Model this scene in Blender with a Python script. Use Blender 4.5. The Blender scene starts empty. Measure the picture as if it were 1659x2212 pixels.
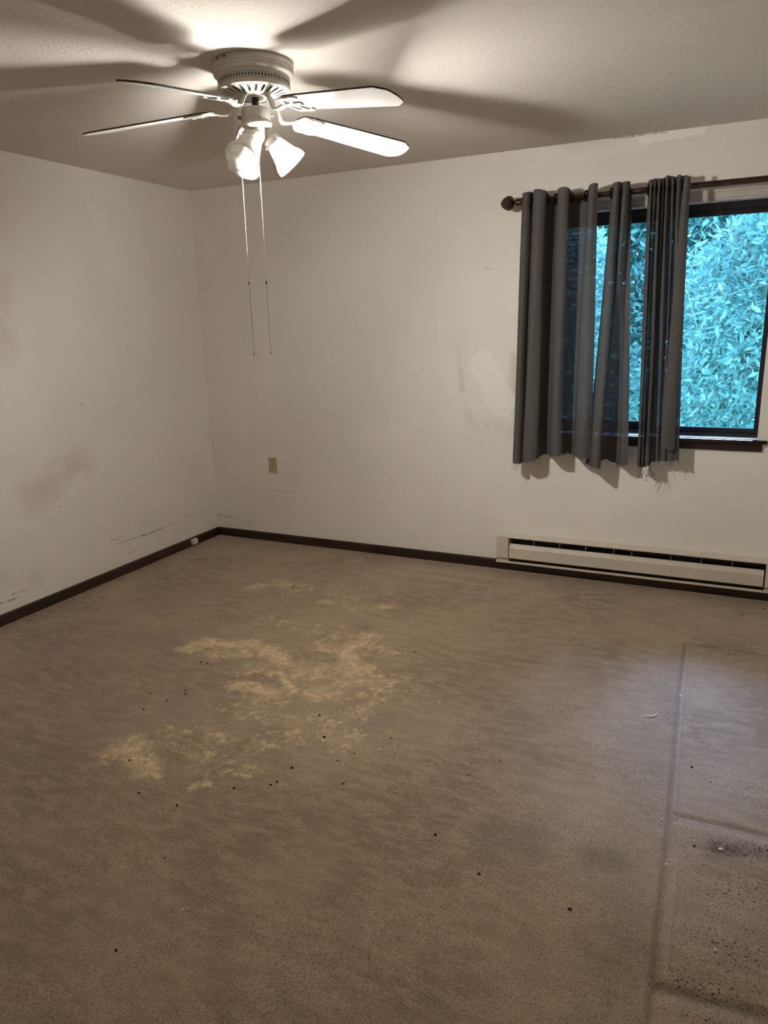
import bpy, bmesh, math, random
import numpy as np
from mathutils import Vector, Matrix

# ------------------------------------------------------------------ scene, camera, light
S = bpy.context.scene
C = S.collection
random.seed(7)
R = math.radians
PI = math.pi

cam_d = bpy.data.cameras.new('camera')
cam = bpy.data.objects.new('camera', cam_d)
C.objects.link(cam)
cam.location = (3.50297, -4.32246, 1.53917)
cam.rotation_euler = (1.317871745793255, 0.026465079688895568, 0.4441740385814718)
cam_d.sensor_fit = 'VERTICAL'
cam_d.sensor_height = 36.0
cam_d.lens = 36.0 * 1586.38 / 2212.0
cam_d.clip_start = 0.02
cam_d.clip_end = 200
S.camera = cam

S.view_settings.view_transform = 'Standard'
S.view_settings.look = 'None'
S.view_settings.gamma = 1
S.view_settings.exposure = 0.0
S.view_settings.use_curve_mapping = False
S.cycles.max_bounces = 12
S.cycles.diffuse_bounces = 8
S.cycles.transparent_max_bounces = 12
S.cycles.adaptive_threshold = 0.02
S.cycles.sample_clamp_indirect = 4.0

BULB_STRENGTH = 2800.0        # the one lit bulb, in the shade that leans towards the window
SHADE_GLOW = 760.0             # its opal glass, lit through
LAMP_COLOR = (1.0, 0.948, 0.868)
SKY_STRENGTH = 12.0
SKY_LOW = (0.21, 0.56, 0.93)
SKY_HIGH = (0.20, 0.48, 0.95)

world = bpy.data.worlds.new('dusk_sky')
S.world = world
world.use_nodes = True
wn = world.node_tree.nodes
wl = world.node_tree.links
wn.clear()
w_out = wn.new('ShaderNodeOutputWorld')
w_bg = wn.new('ShaderNodeBackground')
w_tc = wn.new('ShaderNodeTexCoord')
w_sep = wn.new('ShaderNodeSeparateXYZ')
w_ramp = wn.new('ShaderNodeValToRGB')
w_ramp.color_ramp.elements[0].position = 0.0
w_ramp.color_ramp.elements[0].color = (*SKY_LOW, 1)
w_ramp.color_ramp.elements[1].position = 0.7
w_ramp.color_ramp.elements[1].color = (*SKY_HIGH, 1)
wl.new(w_tc.outputs['Generated'], w_sep.inputs[0])
wl.new(w_sep.outputs['Z'], w_ramp.inputs[0])
wl.new(w_ramp.outputs[0], w_bg.inputs['Color'])
w_bg.inputs['Strength'].default_value = SKY_STRENGTH
wl.new(w_bg.outputs[0], w_out.inputs['Surface'])

sun_d = bpy.data.lights.new('sky_band_sun', 'SUN')  # wide blue lamp added to stand for the bright band of sky
sun_d.energy = 12.0
sun_d.angle = R(19)
sun_d.color = (0.30, 0.48, 1.0)
sun = bpy.data.objects.new('sky_band_sun', sun_d)
C.objects.link(sun)
sun.location = (3.6, 6, 8)
sun.rotation_euler = (Vector((0.03, -1.0, -1.0))).to_track_quat('-Z', 'Y').to_euler()

# ------------------------------------------------------------------ node helpers
class NT:
    def __init__(self, name):
        self.m = bpy.data.materials.new(name)
        self.m.use_nodes = True
        self.t = self.m.node_tree
        self.n = self.t.nodes
        self.n.clear()
        self.out = self.n.new('ShaderNodeOutputMaterial')
        tc = self.n.new('ShaderNodeTexCoord')
        self.obj = tc.outputs['Object']
        sp = self.n.new('ShaderNodeSeparateXYZ')
        self.t.links.new(self.obj, sp.inputs[0])
        self.X, self.Y, self.Z = sp.outputs[0], sp.outputs[1], sp.outputs[2]

    def link(self, a, b):
        self.t.links.new(a, b)

    def _set(self, sock, v):
        if isinstance(v, (int, float)):
            sock.default_value = v
        elif isinstance(v, (tuple, list)):
            sock.default_value = (*v, 1) if len(v) == 3 and len(sock.default_value) == 4 else v
        else:
            self.t.links.new(v, sock)

    def math(self, op, a, b=0.0, c=None, clamp=False):
        nd = self.n.new('ShaderNodeMath')
        nd.operation = op
        nd.use_clamp = clamp
        self._set(nd.inputs[0], a)
        self._set(nd.inputs[1], b)
        if c is not None:
            self._set(nd.inputs[2], c)
        return nd.outputs[0]

    def add(self, a, b): return self.math('ADD', a, b)
    def mul(self, a, b): return self.math('MULTIPLY', a, b)
    def sub(self, a, b): return self.math('SUBTRACT', a, b)
    def mx(self, a, b): return self.math('MAXIMUM', a, b)

    def smooth(self, v, lo, hi, to0=0.0, to1=1.0):
        nd = self.n.new('ShaderNodeMapRange')
        nd.interpolation_type = 'SMOOTHSTEP'
        self._set(nd.inputs['Value'], v)
        nd.inputs['From Min'].default_value = lo
        nd.inputs['From Max'].default_value = hi
        nd.inputs['To Min'].default_value = to0
        nd.inputs['To Max'].default_value = to1
        return nd.outputs['Result']

    def vec(self, scale):
        mp = self.n.new('ShaderNodeMapping')
        self.link(self.obj, mp.inputs['Vector'])
        mp.inputs['Scale'].default_value = scale
        return mp.outputs[0]

    def noise(self, scale, detail=3.0, rough=0.55, vec=None, dist=0.0, w=None):
        nd = self.n.new('ShaderNodeTexNoise')
        if w is not None:
            nd.noise_dimensions = '4D'
            nd.inputs['W'].default_value = w
        self.link(vec if vec is not None else self.obj, nd.inputs['Vector'])
        nd.inputs['Scale'].default_value = scale
        nd.inputs['Detail'].default_value = detail
        nd.inputs['Roughness'].default_value = rough
        nd.inputs['Distortion'].default_value = dist
        return nd.outputs[0]

    def voronoi(self, scale, vec=None):
        nd = self.n.new('ShaderNodeTexVoronoi')
        self.link(vec if vec is not None else self.obj, nd.inputs['Vector'])
        nd.inputs['Scale'].default_value = scale
        return nd.outputs['Distance']

    def mix(self, f, a, b, mode='MIX'):
        nd = self.n.new('ShaderNodeMix')
        nd.data_type = 'RGBA'
        nd.blend_type = mode
        self._set(nd.inputs[0], f)
        self._set(nd.inputs[6], a)
        self._set(nd.inputs[7], b)
        return nd.outputs[2]

    def attr(self, name):
        nd = self.n.new('ShaderNodeAttribute')
        nd.attribute_name = name
        return nd.outputs['Fac']

    def grey(self, v):
        nd = self.n.new('ShaderNodeCombineColor')
        for i in range(3):
            self._set(nd.inputs[i], v)
        return nd.outputs[0]

    def bump(self, h, strength=0.3, dist=0.002, normal=None):
        nd = self.n.new('ShaderNodeBump')
        nd.inputs['Strength'].default_value = strength
        nd.inputs['Distance'].default_value = dist
        self._set(nd.inputs['Height'], h)
        if normal is not None:
            self.link(normal, nd.inputs['Normal'])
        return nd.outputs[0]

    def seg(self, u, v, a, b, w):
        """1 on the straight line from a to b in the (u, v) plane, fading out over the width w."""
        ax, ay = a
        bx, by = b
        dx, dy = bx - ax, by - ay
        L2 = max(dx * dx + dy * dy, 1e-9)
        pu, pv = self.sub(u, ax), self.sub(v, ay)
        t = self.math('DIVIDE', self.add(self.mul(pu, dx), self.mul(pv, dy)), L2, clamp=True)
        qu = self.sub(pu, self.mul(t, dx))
        qv = self.sub(pv, self.mul(t, dy))
        d = self.math('SQRT', self.add(self.mul(qu, qu), self.mul(qv, qv)))
        return self.smooth(d, w, 0.0)

    def bsdf(self, color, rough=0.6, metal=0.0, spec=0.5, normal=None):
        b = self.n.new('ShaderNodeBsdfPrincipled')
        self._set(b.inputs['Base Color'], color)
        self._set(b.inputs['Roughness'], rough)
        b.inputs['Metallic'].default_value = metal
        b.inputs['Specular IOR Level'].default_value = spec
        if normal is not None:
            self.link(normal, b.inputs['Normal'])
        return b

    def done(self, shader):
        self.link(shader, self.out.inputs['Surface'])
        return self.m


def simple(name, col, rough=0.5, metal=0.0, spec=0.5, var=0.08, scale=30.0, bump=0.0, bscale=200.0):
    t = NT(name)
    n = t.noise(scale, 4)
    c = t.mix(t.smooth(n, 0.3, 0.7), tuple(x * (1 - var) for x in col), tuple(min(1, x * (1 + var)) for x in col))
    nm = t.bump(t.noise(bscale, 3), bump, 0.001) if bump else None
    return t.done(t.bsdf(c, rough, metal, spec, nm).outputs[0])

# ------------------------------------------------------------------ mesh helpers
def bm_new(): return bmesh.new()

def box(bm, a, b, mi=0, mat=None):
    x0, y0, z0 = a
    x1, y1, z1 = b
    v = [bm.verts.new(p) for p in ((x0, y0, z0), (x1, y0, z0), (x1, y1, z0), (x0, y1, z0),
                                   (x0, y0, z1), (x1, y0, z1), (x1, y1, z1), (x0, y1, z1))]
    fs = [(0, 3, 2, 1), (4, 5, 6, 7), (0, 1, 5, 4), (1, 2, 6, 5), (2, 3, 7, 6), (3, 0, 4, 7)]
    for f in fs:
        bm.faces.new([v[i] for i in f]).material_index = mi
    if mat is not None:
        bmesh.ops.transform(bm, matrix=mat, verts=v)
    return v

def bevel_all(bm, w, seg=2):
    bmesh.ops.bevel(bm, geom=list(bm.edges), offset=w, segments=seg, profile=0.6, affect='EDGES', clamp_overlap=True)
    return bm

def lathe(bm, prof, n=48, mat=None, mi=0, smooth=True, closed=False, rib=0, ribd=0.0):
    rings = []
    allv = []
    for (r, z) in prof:
        ring = []
        for i in range(n):
            a = 2 * PI * i / n
            rr = r
            if rib:
                rr = r * (1 + ribd * (0.5 + 0.5 * math.cos(a * rib)) - ribd)
            ring.append(bm.verts.new((rr * math.cos(a), rr * math.sin(a), z)))
        rings.append(ring)
        allv += ring
    for k in range(len(rings) - 1):
        for i in range(n):
            j = (i + 1) % n
            f = bm.faces.new((rings[k][i], rings[k][j], rings[k + 1][j], rings[k + 1][i]))
            f.material_index = mi
            f.smooth = smooth
    if closed:
        for ring, flip in ((rings[0], True), (rings[-1], False)):
            try:
                f = bm.faces.new(list(reversed(ring)) if flip else ring)
                f.material_index = mi
            except ValueError:
                pass
    if mat is not None:
        bmesh.ops.transform(bm, matrix=mat, verts=allv)
    return allv

def tube(bm, pts, r, n=8, mi=0, taper=None):
    pts = [Vector(p) for p in pts]
    rings = []
    up = Vector((0.13, 0.31, 0.94)).normalized()
    for i, p in enumerate(pts):
        d = (pts[min(i + 1, len(pts) - 1)] - pts[max(i - 1, 0)])
        if d.length < 1e-9:
            d = Vector((0, 0, 1))
        d.normalize()
        s = d.cross(up)
        if s.length < 1e-4:
            s = d.cross(Vector((1, 0, 0)))
        s.normalize()
        u = s.cross(d)
        rr = r if taper is None else r * (1 + (taper - 1) * i / (len(pts) - 1))
        rings.append([bm.verts.new(p + (s * math.cos(2 * PI * k / n) + u * math.sin(2 * PI * k / n)) * rr) for k in range(n)])
    for a, b in zip(rings, rings[1:]):
        for k in range(n):
            f = bm.faces.new((a[k], a[(k + 1) % n], b[(k + 1) % n], b[k]))
            f.smooth = True
            f.material_index = mi
    bm.faces.new(list(reversed(rings[0]))).material_index = mi
    bm.faces.new(rings[-1]).material_index = mi

def sphere(bm, c, r, sub=1, scale=(1, 1, 1), mi=0):
    m = Matrix.Translation(c) @ Matrix.Diagonal((r * scale[0], r * scale[1], r * scale[2], 1))
    res = bmesh.ops.create_icosphere(bm, subdivisions=sub, radius=1.0, matrix=m)
    for v in res['verts']:
        for f in v.link_faces:
            f.smooth = True
            f.material_index = mi
    return res['verts']

def prism_x(bm, prof, x0, x1, mi=0):
    """closed (y, z) outline pushed along x"""
    a = [bm.verts.new((x0, y, z)) for y, z in prof]
    b = [bm.verts.new((x1, y, z)) for y, z in prof]
    n = len(prof)
    for i in range(n):
        bm.faces.new((a[i], a[(i + 1) % n], b[(i + 1) % n], b[i])).material_index = mi
    bm.faces.new(list(reversed(a))).material_index = mi
    bm.faces.new(b).material_index = mi

def prism_z(bm, outline, z0, z1, side_mi=0, mi=0, fz=None):
    fz = fz or (lambda x, y: 0.0)
    a = [bm.verts.new((x, y, z0 + fz(x, y))) for x, y in outline]
    b = [bm.verts.new((x, y, z1 + fz(x, y))) for x, y in outline]
    n = len(outline)
    for i in range(n):
        bm.faces.new((a[i], a[(i + 1) % n], b[(i + 1) % n], b[i])).material_index = side_mi
    bm.faces.new(list(reversed(a))).material_index = mi
    bm.faces.new(b).material_index = mi

def strip(bm, pts, widths, thick, mi=0, fz=None):
    """flat bar swept along points (x, y, z); its width lies across y"""
    rows = []
    for (x, y, z), w in zip(pts, widths):
        row = []
        for dy, dz in ((-w, 0), (w, 0), (w, thick), (-w, thick)):
            zz = z + dz + (fz(x, y + dy) if fz else 0)
            row.append(bm.verts.new((x, y + dy, zz)))
        rows.append(row)
    for a, b in zip(rows, rows[1:]):
        for k in range(4):
            f = bm.faces.new((a[k], a[(k + 1) % 4], b[(k + 1) % 4], b[k]))
            f.smooth = k in (0, 2)
            f.material_index = mi
    bm.faces.new(list(reversed(rows[0])))
    bm.faces.new(rows[-1])

def ribbon(bm, pts, w, z0, z1, fz=None):
    """flat bar following a plan curve (x, y)"""
    pts = [Vector(p) for p in pts]
    rows = []
    for i, p in enumerate(pts):
        d = pts[min(i + 1, len(pts) - 1)] - pts[max(i - 1, 0)]
        d.normalize()
        s = Vector((-d.y, d.x)) * w
        row = []
        for q, z in ((p - s, z0), (p + s, z0), (p + s, z1), (p - s, z1)):
            row.append(bm.verts.new((q.x, q.y, z + (fz(q.x, q.y) if fz else 0))))
        rows.append(row)
    for a, b in zip(rows, rows[1:]):
        for k in range(4):
            bm.faces.new((a[k], a[(k + 1) % 4], b[(k + 1) % 4], b[k]))
    bm.faces.new(list(reversed(rows[0])))
    bm.faces.new(rows[-1])

def obj(name, bm, mats, parent=None, fix=True):
    if fix:
        bmesh.ops.recalc_face_normals(bm, faces=bm.faces)
    me = bpy.data.meshes.new(name)
    bm.to_mesh(me)
    bm.free()
    for m in (mats if isinstance(mats, (list, tuple)) else [mats]):
        me.materials.append(m)
    o = bpy.data.objects.new(name, me)
    C.objects.link(o)
    if parent is not None:
        o.parent = parent
    return o

def tag(o, label, cat, group=None):
    o['label'] = label
    o['category'] = cat
    if group:
        o['group'] = group
    return o

def thing(name, label, cat, loc=(0, 0, 0), group=None):
    o = bpy.data.objects.new(name, None)
    o.empty_display_size = 0.05
    C.objects.link(o)
    o.location = loc
    return tag(o, label, cat, group)

def struct(o, label=None, cat=None):
    o['kind'] = 'structure'
    if label:
        o['label'] = label
    if cat:
        o['category'] = cat
    return o

def catmull(pts, sub):
    """smooth curve through tuples"""
    P = [np.array(p, float) for p in pts]
    P = [2 * P[0] - P[1]] + P + [2 * P[-1] - P[-2]]
    out = []
    for i in range(1, len(P) - 2):
        p0, p1, p2, p3 = P[i - 1:i + 3]
        for k in range(sub):
            t = k / sub
            out.append(0.5 * ((2 * p1) + (-p0 + p2) * t + (2 * p0 - 5 * p1 + 4 * p2 - p3) * t * t + (-p0 + 3 * p1 - 3 * p2 + p3) * t ** 3))
    out.append(P[-2])
    return out

# ------------------------------------------------------------------ materials
WALL = (0.82, 0.785, 0.735)

def wall_paint(name, u, v, marks=(), soft=(), patches=()):
    t = NT(name)
    U = getattr(t, u)
    V = getattr(t, v)
    n1 = t.noise(2.2, 3)
    col = t.mix(t.smooth(n1, 0.3, 0.7), tuple(x * 0.97 for x in WALL), tuple(x * 1.02 for x in WALL))
    brk = t.noise(55, 3, 0.7)
    fine = t.noise(16, 4, 0.7)
    soft_n = t.noise(5, 3, 0.6)
    for (a, b, w, amt, c) in soft:                      # rubbed, grubby patches; on the left wall also painted shadow
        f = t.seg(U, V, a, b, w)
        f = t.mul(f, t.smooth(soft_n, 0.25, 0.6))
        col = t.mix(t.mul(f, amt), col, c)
    pn = None
    for (a, b, w, amt, c) in patches:                   # filled and painted over in a whiter tone
        f = t.seg(U, V, a, b, w)
        f = t.smooth(t.add(f, t.mul(t.sub(fine, 0.5), 0.9)), 0.28, 0.55)
        col = t.mix(t.mul(f, amt), col, c)
        pn = f if pn is None else t.mx(pn, f)
    m = None
    for (a, b, w, amt) in marks:                        # scuffs
        f = t.mul(t.seg(U, V, a, b, w), amt)
        m = f if m is None else t.mx(m, f)
    if m is not None:
        f = t.math('MULTIPLY', m, t.smooth(brk, 0.38, 0.62), clamp=True)
        col = t.mix(f, col, (0.07, 0.055, 0.042))
    h = t.add(t.noise(170, 3, 0.5), t.mul(t.noise(60, 2), 0.8))
    if pn is not None:
        h = t.add(h, t.mul(t.mul(pn, t.noise(28, 4, 0.6)), 1.5))
    return t.done(t.bsdf(col, 0.62, 0, 0.35, t.bump(h, 0.16, 0.0022)).outputs[0])

DARKC = (0.28, 0.23, 0.18)
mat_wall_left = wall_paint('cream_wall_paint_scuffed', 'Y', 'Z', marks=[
    ((-1.067, .249), (-.99, .240), .006, .8), ((-1.018, .214), (-.822, .206), .006, .85), ((-.822, .206), (-.6, .207), .009, 1.0),
    ((-.74, .200), (-.67, .203), .013, .7), ((-.6, .207), (-.409, .214), .005, .8), ((-.384, .222), (-.062, .216), .004, .6),
    ((-.938, .128), (-.876, .125), .010, .45), ((-1.876, .121), (-1.858, .122), .008, 1.0), ((-1.836, .120), (-1.76, .119), .010, .9),
    ((-1.799, .147), (-1.69, .141), .006, .8), ((-1.427, .608), (-1.411, .607), .007, .8), ((-1.411, .551), (-1.391, .552), .008, .6),
    ((-1.173, 1.128), (-1.126, 1.095), .012, .35), ((-.89, 1.074), (-.868, 1.066), .012, .4), ((-.30, .165), (-.296, .163), .006, .8),
    ((-1.70, .20), (-1.66, .205), .006, .5)],
    soft=[((-1.58, .66), (-1.22, .78), .17, .28, (.34, .25, .18)), ((-1.62, 1.45), (-1.57, 1.80), .14, .25, (.34, .25, .18)), ((-1.793, .25), (-1.642, .19), .10, .2, DARKC)])  # smudge with shadow painted in, shade painted at the left edge, grubby patch
mat_wall_back = wall_paint('cream_wall_paint_patched', 'X', 'Z', marks=[
    ((.001, .150), (.186, .145), .012, .55), ((.29, .126), (.411, .137), .012, .4), ((.492, .388), (.70, .380), .010, .3),
    ((2.108, 1.827), (2.142, 1.822), .007, .4), ((.212, .108), (.216, .105), .007, .8), ((.28, .10), (.284, .11), .006, .7), ((.989, 1.147), (1.007, 1.147), .007, .35),
    ((2.02, .83), (2.03, .829), .007, .4), ((2.09, .80), (2.1, .80), .007, .4), ((2.80, 2.437), (3.06, 2.434), .006, .9)],
    soft=[((1.945, 1.38), (1.968, 1.12), .035, .22, DARKC), ((2.00, .97), (2.06, .89), .05, .25, DARKC), ((2.12, .92), (2.28, .88), .07, .2, DARKC),
          ((2.29, 1.32), (2.29, 1.0), .05, .25, DARKC)],
    patches=[((2.10, 1.28), (2.22, 1.05), .15, .75, (.88, .87, .855)),
             ((2.45, 2.385), (2.95, 2.41), .085, .55, (.89, .855, .825)), ((2.95, 2.415), (3.23, 2.425), .04, .9, (.93, .92, .90))])
mat_wall_plain = wall_paint('cream_wall_paint', 'X', 'Z')

t = NT('textured_ceiling_paint')
n1 = t.noise(68, 2, 0.5)
h = t.add(t.smooth(n1, 0.42, 0.68), t.mul(t.noise(150, 3), 0.35))
col = t.mix(t.smooth(t.noise(1.5, 3), 0.3, 0.7), (0.76, 0.715, 0.66), (0.79, 0.745, 0.69))
mat_ceiling = t.done(t.bsdf(col, 0.9, 0, 0.08, t.bump(h, 0.24, 0.003)).outputs[0])

# carpet
t = NT('worn_beige_carpet')
base = t.mix(t.smooth(t.noise(1.7, 4, 0.6), 0.32, 0.68), (0.238, 0.166, 0.105), (0.350, 0.258, 0.170))
streak = t.noise(9, 4, 0.65, vec=t.vec((1.0, 2.6, 1.0)))
base = t.mix(t.mul(t.smooth(streak, 0.40, 0.64), 0.65), base, (0.395, 0.297, 0.196))
pk = t.math('MULTIPLY', t.attr('pink'), t.smooth(t.noise(5, 4), 0.3, 0.65), clamp=True)
base = t.mix(t.mul(pk, 0.65), base, (0.262, 0.175, 0.150))
worn_lit = t.attr('worn_lit')
base = t.mix(t.math('MULTIPLY', worn_lit, 0.6, clamp=True), base, (0.38, 0.32, 0.26))
bl = t.attr('bleach')
bn = t.add(t.mul(t.noise(12, 5, 0.66, dist=0.4), 0.62), t.mul(t.noise(32, 4, 0.65), 0.53))
bm_ = t.smooth(t.add(bl, t.mul(t.sub(bn, 0.575), 4.0)), 0.28, 1.35)
bm_ = t.math('MULTIPLY', bm_, t.smooth(bl, 0.02, 0.3), clamp=True)
bm_ = t.mx(t.mul(bm_, 0.92), t.mul(t.smooth(t.add(bl, t.mul(t.sub(t.noise(7, 3), 0.5), 0.8)), 0.35, 1.0), 0.42))
base = t.mix(bm_, base, (0.72, 0.55, 0.325))
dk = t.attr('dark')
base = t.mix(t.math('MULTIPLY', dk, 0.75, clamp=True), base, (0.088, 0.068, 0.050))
drt = t.attr('dirt')
dn = t.noise(115, 3, 0.65)
sp = t.smooth(t.add(dn, t.mul(t.sub(drt, 1.0), 0.13)), 0.545, 0.60)
base = t.mix(t.math('MULTIPLY', sp, t.smooth(drt, 0.03, 0.3), clamp=True), base, (0.035, 0.024, 0.016))
rust = t.attr('rust')
base = t.mix(t.math('MULTIPLY', rust, t.smooth(t.noise(60, 3), 0.35, 0.6), clamp=True), base, (0.10, 0.045, 0.02))
fib = t.noise(420, 2, 0.6)
fib2 = t.noise(240, 2, 0.6)
base = t.mix(1.0, base, t.grey(t.add(t.mul(t.smooth(t.add(t.mul(fib, 0.4), t.mul(fib2, 0.6)), 0.36, 0.56), 0.74), 0.50)), 'MULTIPLY')
h = t.add(t.mul(fib, 1.0), t.mul(fib2, 1.3))
bs = t.bsdf(base, 0.95, 0, 0.1, t.bump(h, 0.8, 0.003))
bs.inputs['Sheen Weight'].default_value = 0.25
bs.inputs['Sheen Roughness'].default_value = 0.5
mat_carpet = t.done(bs.outputs[0])

def wood(name, a, b, rough, axis, spec=0.45):
    t = NT(name)
    sc = [22, 22, 22]
    sc[axis] = 1.4
    g = t.noise(2.0, 5, 0.65, vec=t.vec(sc), dist=0.8)
    c = t.mix(t.smooth(g, 0.35, 0.65), a, b)
    return t.done(t.bsdf(c, rough, 0, spec, t.bump(g, 0.08, 0.001)).outputs[0])

mat_base_x = wood('dark_stained_wood_x', (0.016, 0.007, 0.004), (0.032, 0.015, 0.009), 0.42, 0)
mat_base_y = wood('dark_stained_wood_y', (0.018, 0.009, 0.005), (0.040, 0.020, 0.012), 0.42, 1)
mat_sill = wood('dark_varnished_sill_wood', (0.010, 0.005, 0.004), (0.018, 0.009, 0.006), 0.12, 0, 0.6)
mat_frame = simple('black_bronze_window_metal', (0.006, 0.006, 0.008), 0.35)
mat_trim = simple('cream_painted_trim', (0.50, 0.46, 0.42), 0.5, var=0.08, scale=18)
mat_white = simple('white_enamel_metal', (0.80, 0.775, 0.73), 0.32, 0, 0.5, var=0.03)
mat_fan_dull = simple('aged_white_enamel', (0.70, 0.67, 0.62), 0.38, var=0.05)
mat_blade = simple('white_laminate_blade', (0.78, 0.765, 0.755), 0.42, var=0.04, scale=12)
mat_dust = simple('grey_brown_dust', (0.075, 0.058, 0.045), 0.9, var=0.6, scale=60)
mat_black = simple('black_rubber_sleeve', (0.008, 0.008, 0.008), 0.5)
mat_cavity = simple('dark_motor_cavity', (0.035, 0.03, 0.027), 0.7)
mat_motor = simple('grey_motor_shell', (0.13, 0.12, 0.11), 0.6)
mat_brass = simple('tarnished_brass', (0.16, 0.075, 0.035), 0.45, 0.6)
mat_chain = simple('nickel_bead_chain', (0.36, 0.33, 0.29), 0.35, 0.8)
mat_bronze = simple('oil_rubbed_bronze', (0.045, 0.019, 0.012), 0.26, 0.5, 0.6, var=0.25, scale=40)
mat_ring = simple('black_nickel_grommet', (0.02, 0.018, 0.018), 0.25, 0.7)
mat_cream = simple('cream_enamel_steel', (0.62, 0.56, 0.47), 0.4, var=0.05, scale=9)
mat_fin = simple('dusty_aluminium_fins', (0.035, 0.037, 0.030), 0.7, var=0.5, scale=40)
mat_div = simple('bare_metal_divider', (0.30, 0.29, 0.26), 0.5, 0.2)
mat_outlet = simple('almond_plastic', (0.42, 0.33, 0.19), 0.35, var=0.03)
mat_slot = simple('dark_slot', (0.012, 0.009, 0.006), 0.8)
mat_jack = simple('white_plastic', (0.72, 0.69, 0.66), 0.4, var=0.03)
mat_crumb = simple('dark_dirt_crumb', (0.026, 0.016, 0.010), 1.0, 0, 0.05, var=0.4)
mat_scrap = simple('pale_paper_scrap', (0.78, 0.72, 0.62), 0.8)
mat_band = simple('tan_rubber_band', (0.20, 0.095, 0.055), 0.6)
mat_thread = simple('grey_thread', (0.045, 0.043, 0.042), 0.9)
mat_bark = simple('brown_grey_bark', (0.16, 0.12, 0.09), 0.9, var=0.3)
mat_twig = simple('pale_twig_bark', (0.30, 0.34, 0.26), 0.8, var=0.3)
mat_ground = simple('grass_ground', (0.07, 0.12, 0.04), 0.95, var=0.4, scale=6)
mat_sky_blocker = simple('sky_blocker_paint', (0.35, 0.34, 0.32), 0.8)

# opal glass: the unlit shades let light through, the lit one glows
def opal(name, glow):
    t = NT(name)
    vein = t.noise(26, 5, 0.6, dist=1.6)
    col = t.mix(t.smooth(vein, 0.38, 0.62), (0.74, 0.725, 0.665), (0.90, 0.885, 0.84))
    d = t.n.new('ShaderNodeBsdfDiffuse')
    tr = t.n.new('ShaderNodeBsdfTranslucent')
    g = t.n.new('ShaderNodeBsdfGlossy')
    g.inputs['Roughness'].default_value = 0.15
    t.link(col, d.inputs['Color'])
    t.link(col, tr.inputs['Color'])
    m1 = t.n.new('ShaderNodeMixShader')
    m1.inputs[0].default_value = 0.55
    t.link(d.outputs[0], m1.inputs[1])
    t.link(tr.outputs[0], m1.inputs[2])
    m2 = t.n.new('ShaderNodeMixShader')
    m2.inputs[0].default_value = 0.05
    t.link(m1.outputs[0], m2.inputs[1])
    t.link(g.outputs[0], m2.inputs[2])
    sh = m2.outputs[0]
    if glow:
        e = t.n.new('ShaderNodeEmission')
        e.inputs['Color'].default_value = (*LAMP_COLOR, 1)
        lz = t.smooth(t.Z, 2.080 - 2.44, 2.145 - 2.44, glow * 1.6, glow * 0.045)
        t.link(lz, e.inputs['Strength'])
        a = t.n.new('ShaderNodeAddShader')
        t.link(sh, a.inputs[0])
        t.link(e.outputs[0], a.inputs[1])
        sh = a.outputs[0]
    return t.done(sh)

mat_opal = opal('alabaster_glass', 0)
mat_bulb_off = opal('frosted_bulb_glass', 0)
mat_opal_lit = opal('alabaster_glass_lit', SHADE_GLOW)

t = NT('lit_bulb')
e = t.n.new('ShaderNodeEmission')
e.inputs['Color'].default_value = (*LAMP_COLOR, 1)
e.inputs['Strength'].default_value = BULB_STRENGTH
mat_bulb_on = t.done(e.outputs[0])

# linen curtain cloth
t = NT('grey_linen_curtain')
wv = t.noise(1.0, 3, 0.6, vec=t.vec((90, 90, 900)))
wh = t.noise(1.0, 3, 0.6, vec=t.vec((700, 700, 60)))
slub = t.noise(1.0, 4, 0.7, vec=t.vec((22, 22, 190)))
w = t.add(t.mul(wv, 0.5), t.mul(wh, 0.5))
col = t.mix(t.smooth(w, 0.35, 0.65), (0.072, 0.067, 0.064), (0.125, 0.118, 0.113))
d = t.n.new('ShaderNodeBsdfDiffuse')
t.link(col, d.inputs['Color'])
t.link(t.bump(w, 0.3, 0.001), d.inputs['Normal'])
trn = t.n.new('ShaderNodeBsdfTranslucent')
trn.inputs['Color'].default_value = (0.07, 0.07, 0.073, 1)
m1 = t.n.new('ShaderNodeMixShader')
m1.inputs[0].default_value = 0.05
t.link(d.outputs[0], m1.inputs[1])
t.link(trn.outputs[0], m1.inputs[2])
tp = t.n.new('ShaderNodeBsdfTransparent')
m2 = t.n.new('ShaderNodeMixShader')
t.link(t.smooth(slub, 0.46, 0.72, 0.004, 0.150), m2.inputs[0])
t.link(m1.outputs[0], m2.inputs[1])
t.link(tp.outputs[0], m2.inputs[2])
mat_curtain = t.done(m2.outputs[0])

# window glass
t = NT('clear_window_glass')
tp = t.n.new('ShaderNodeBsdfTransparent')
gl = t.n.new('ShaderNodeBsdfGlossy')
gl.inputs['Roughness'].default_value = 0.02
fr = t.n.new('ShaderNodeFresnel')
fr.inputs['IOR'].default_value = 1.35
m = t.n.new('ShaderNodeMixShader')
t.link(fr.outputs[0], m.inputs[0])
t.link(tp.outputs[0], m.inputs[1])
t.link(gl.outputs[0], m.inputs[2])
mat_glass = t.done(m.outputs[0])

def leaf_mat(name, a, b):
    t = NT(name)
    geo = t.n.new('ShaderNodeNewGeometry')
    rnd = geo.outputs['Random Per Island']
    col = t.mix(rnd, a, b)
    d = t.n.new('ShaderNodeBsdfPrincipled')
    t.link(col, d.inputs['Base Color'])
    d.inputs['Roughness'].default_value = 0.45
    tr = t.n.new('ShaderNodeBsdfTranslucent')
    t.link(col, tr.inputs['Color'])
    m = t.n.new('ShaderNodeMixShader')
    m.inputs[0].default_value = 0.45
    t.link(d.outputs[0], m.inputs[1])
    t.link(tr.outputs[0], m.inputs[2])
    return t.done(m.outputs[0])

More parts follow.
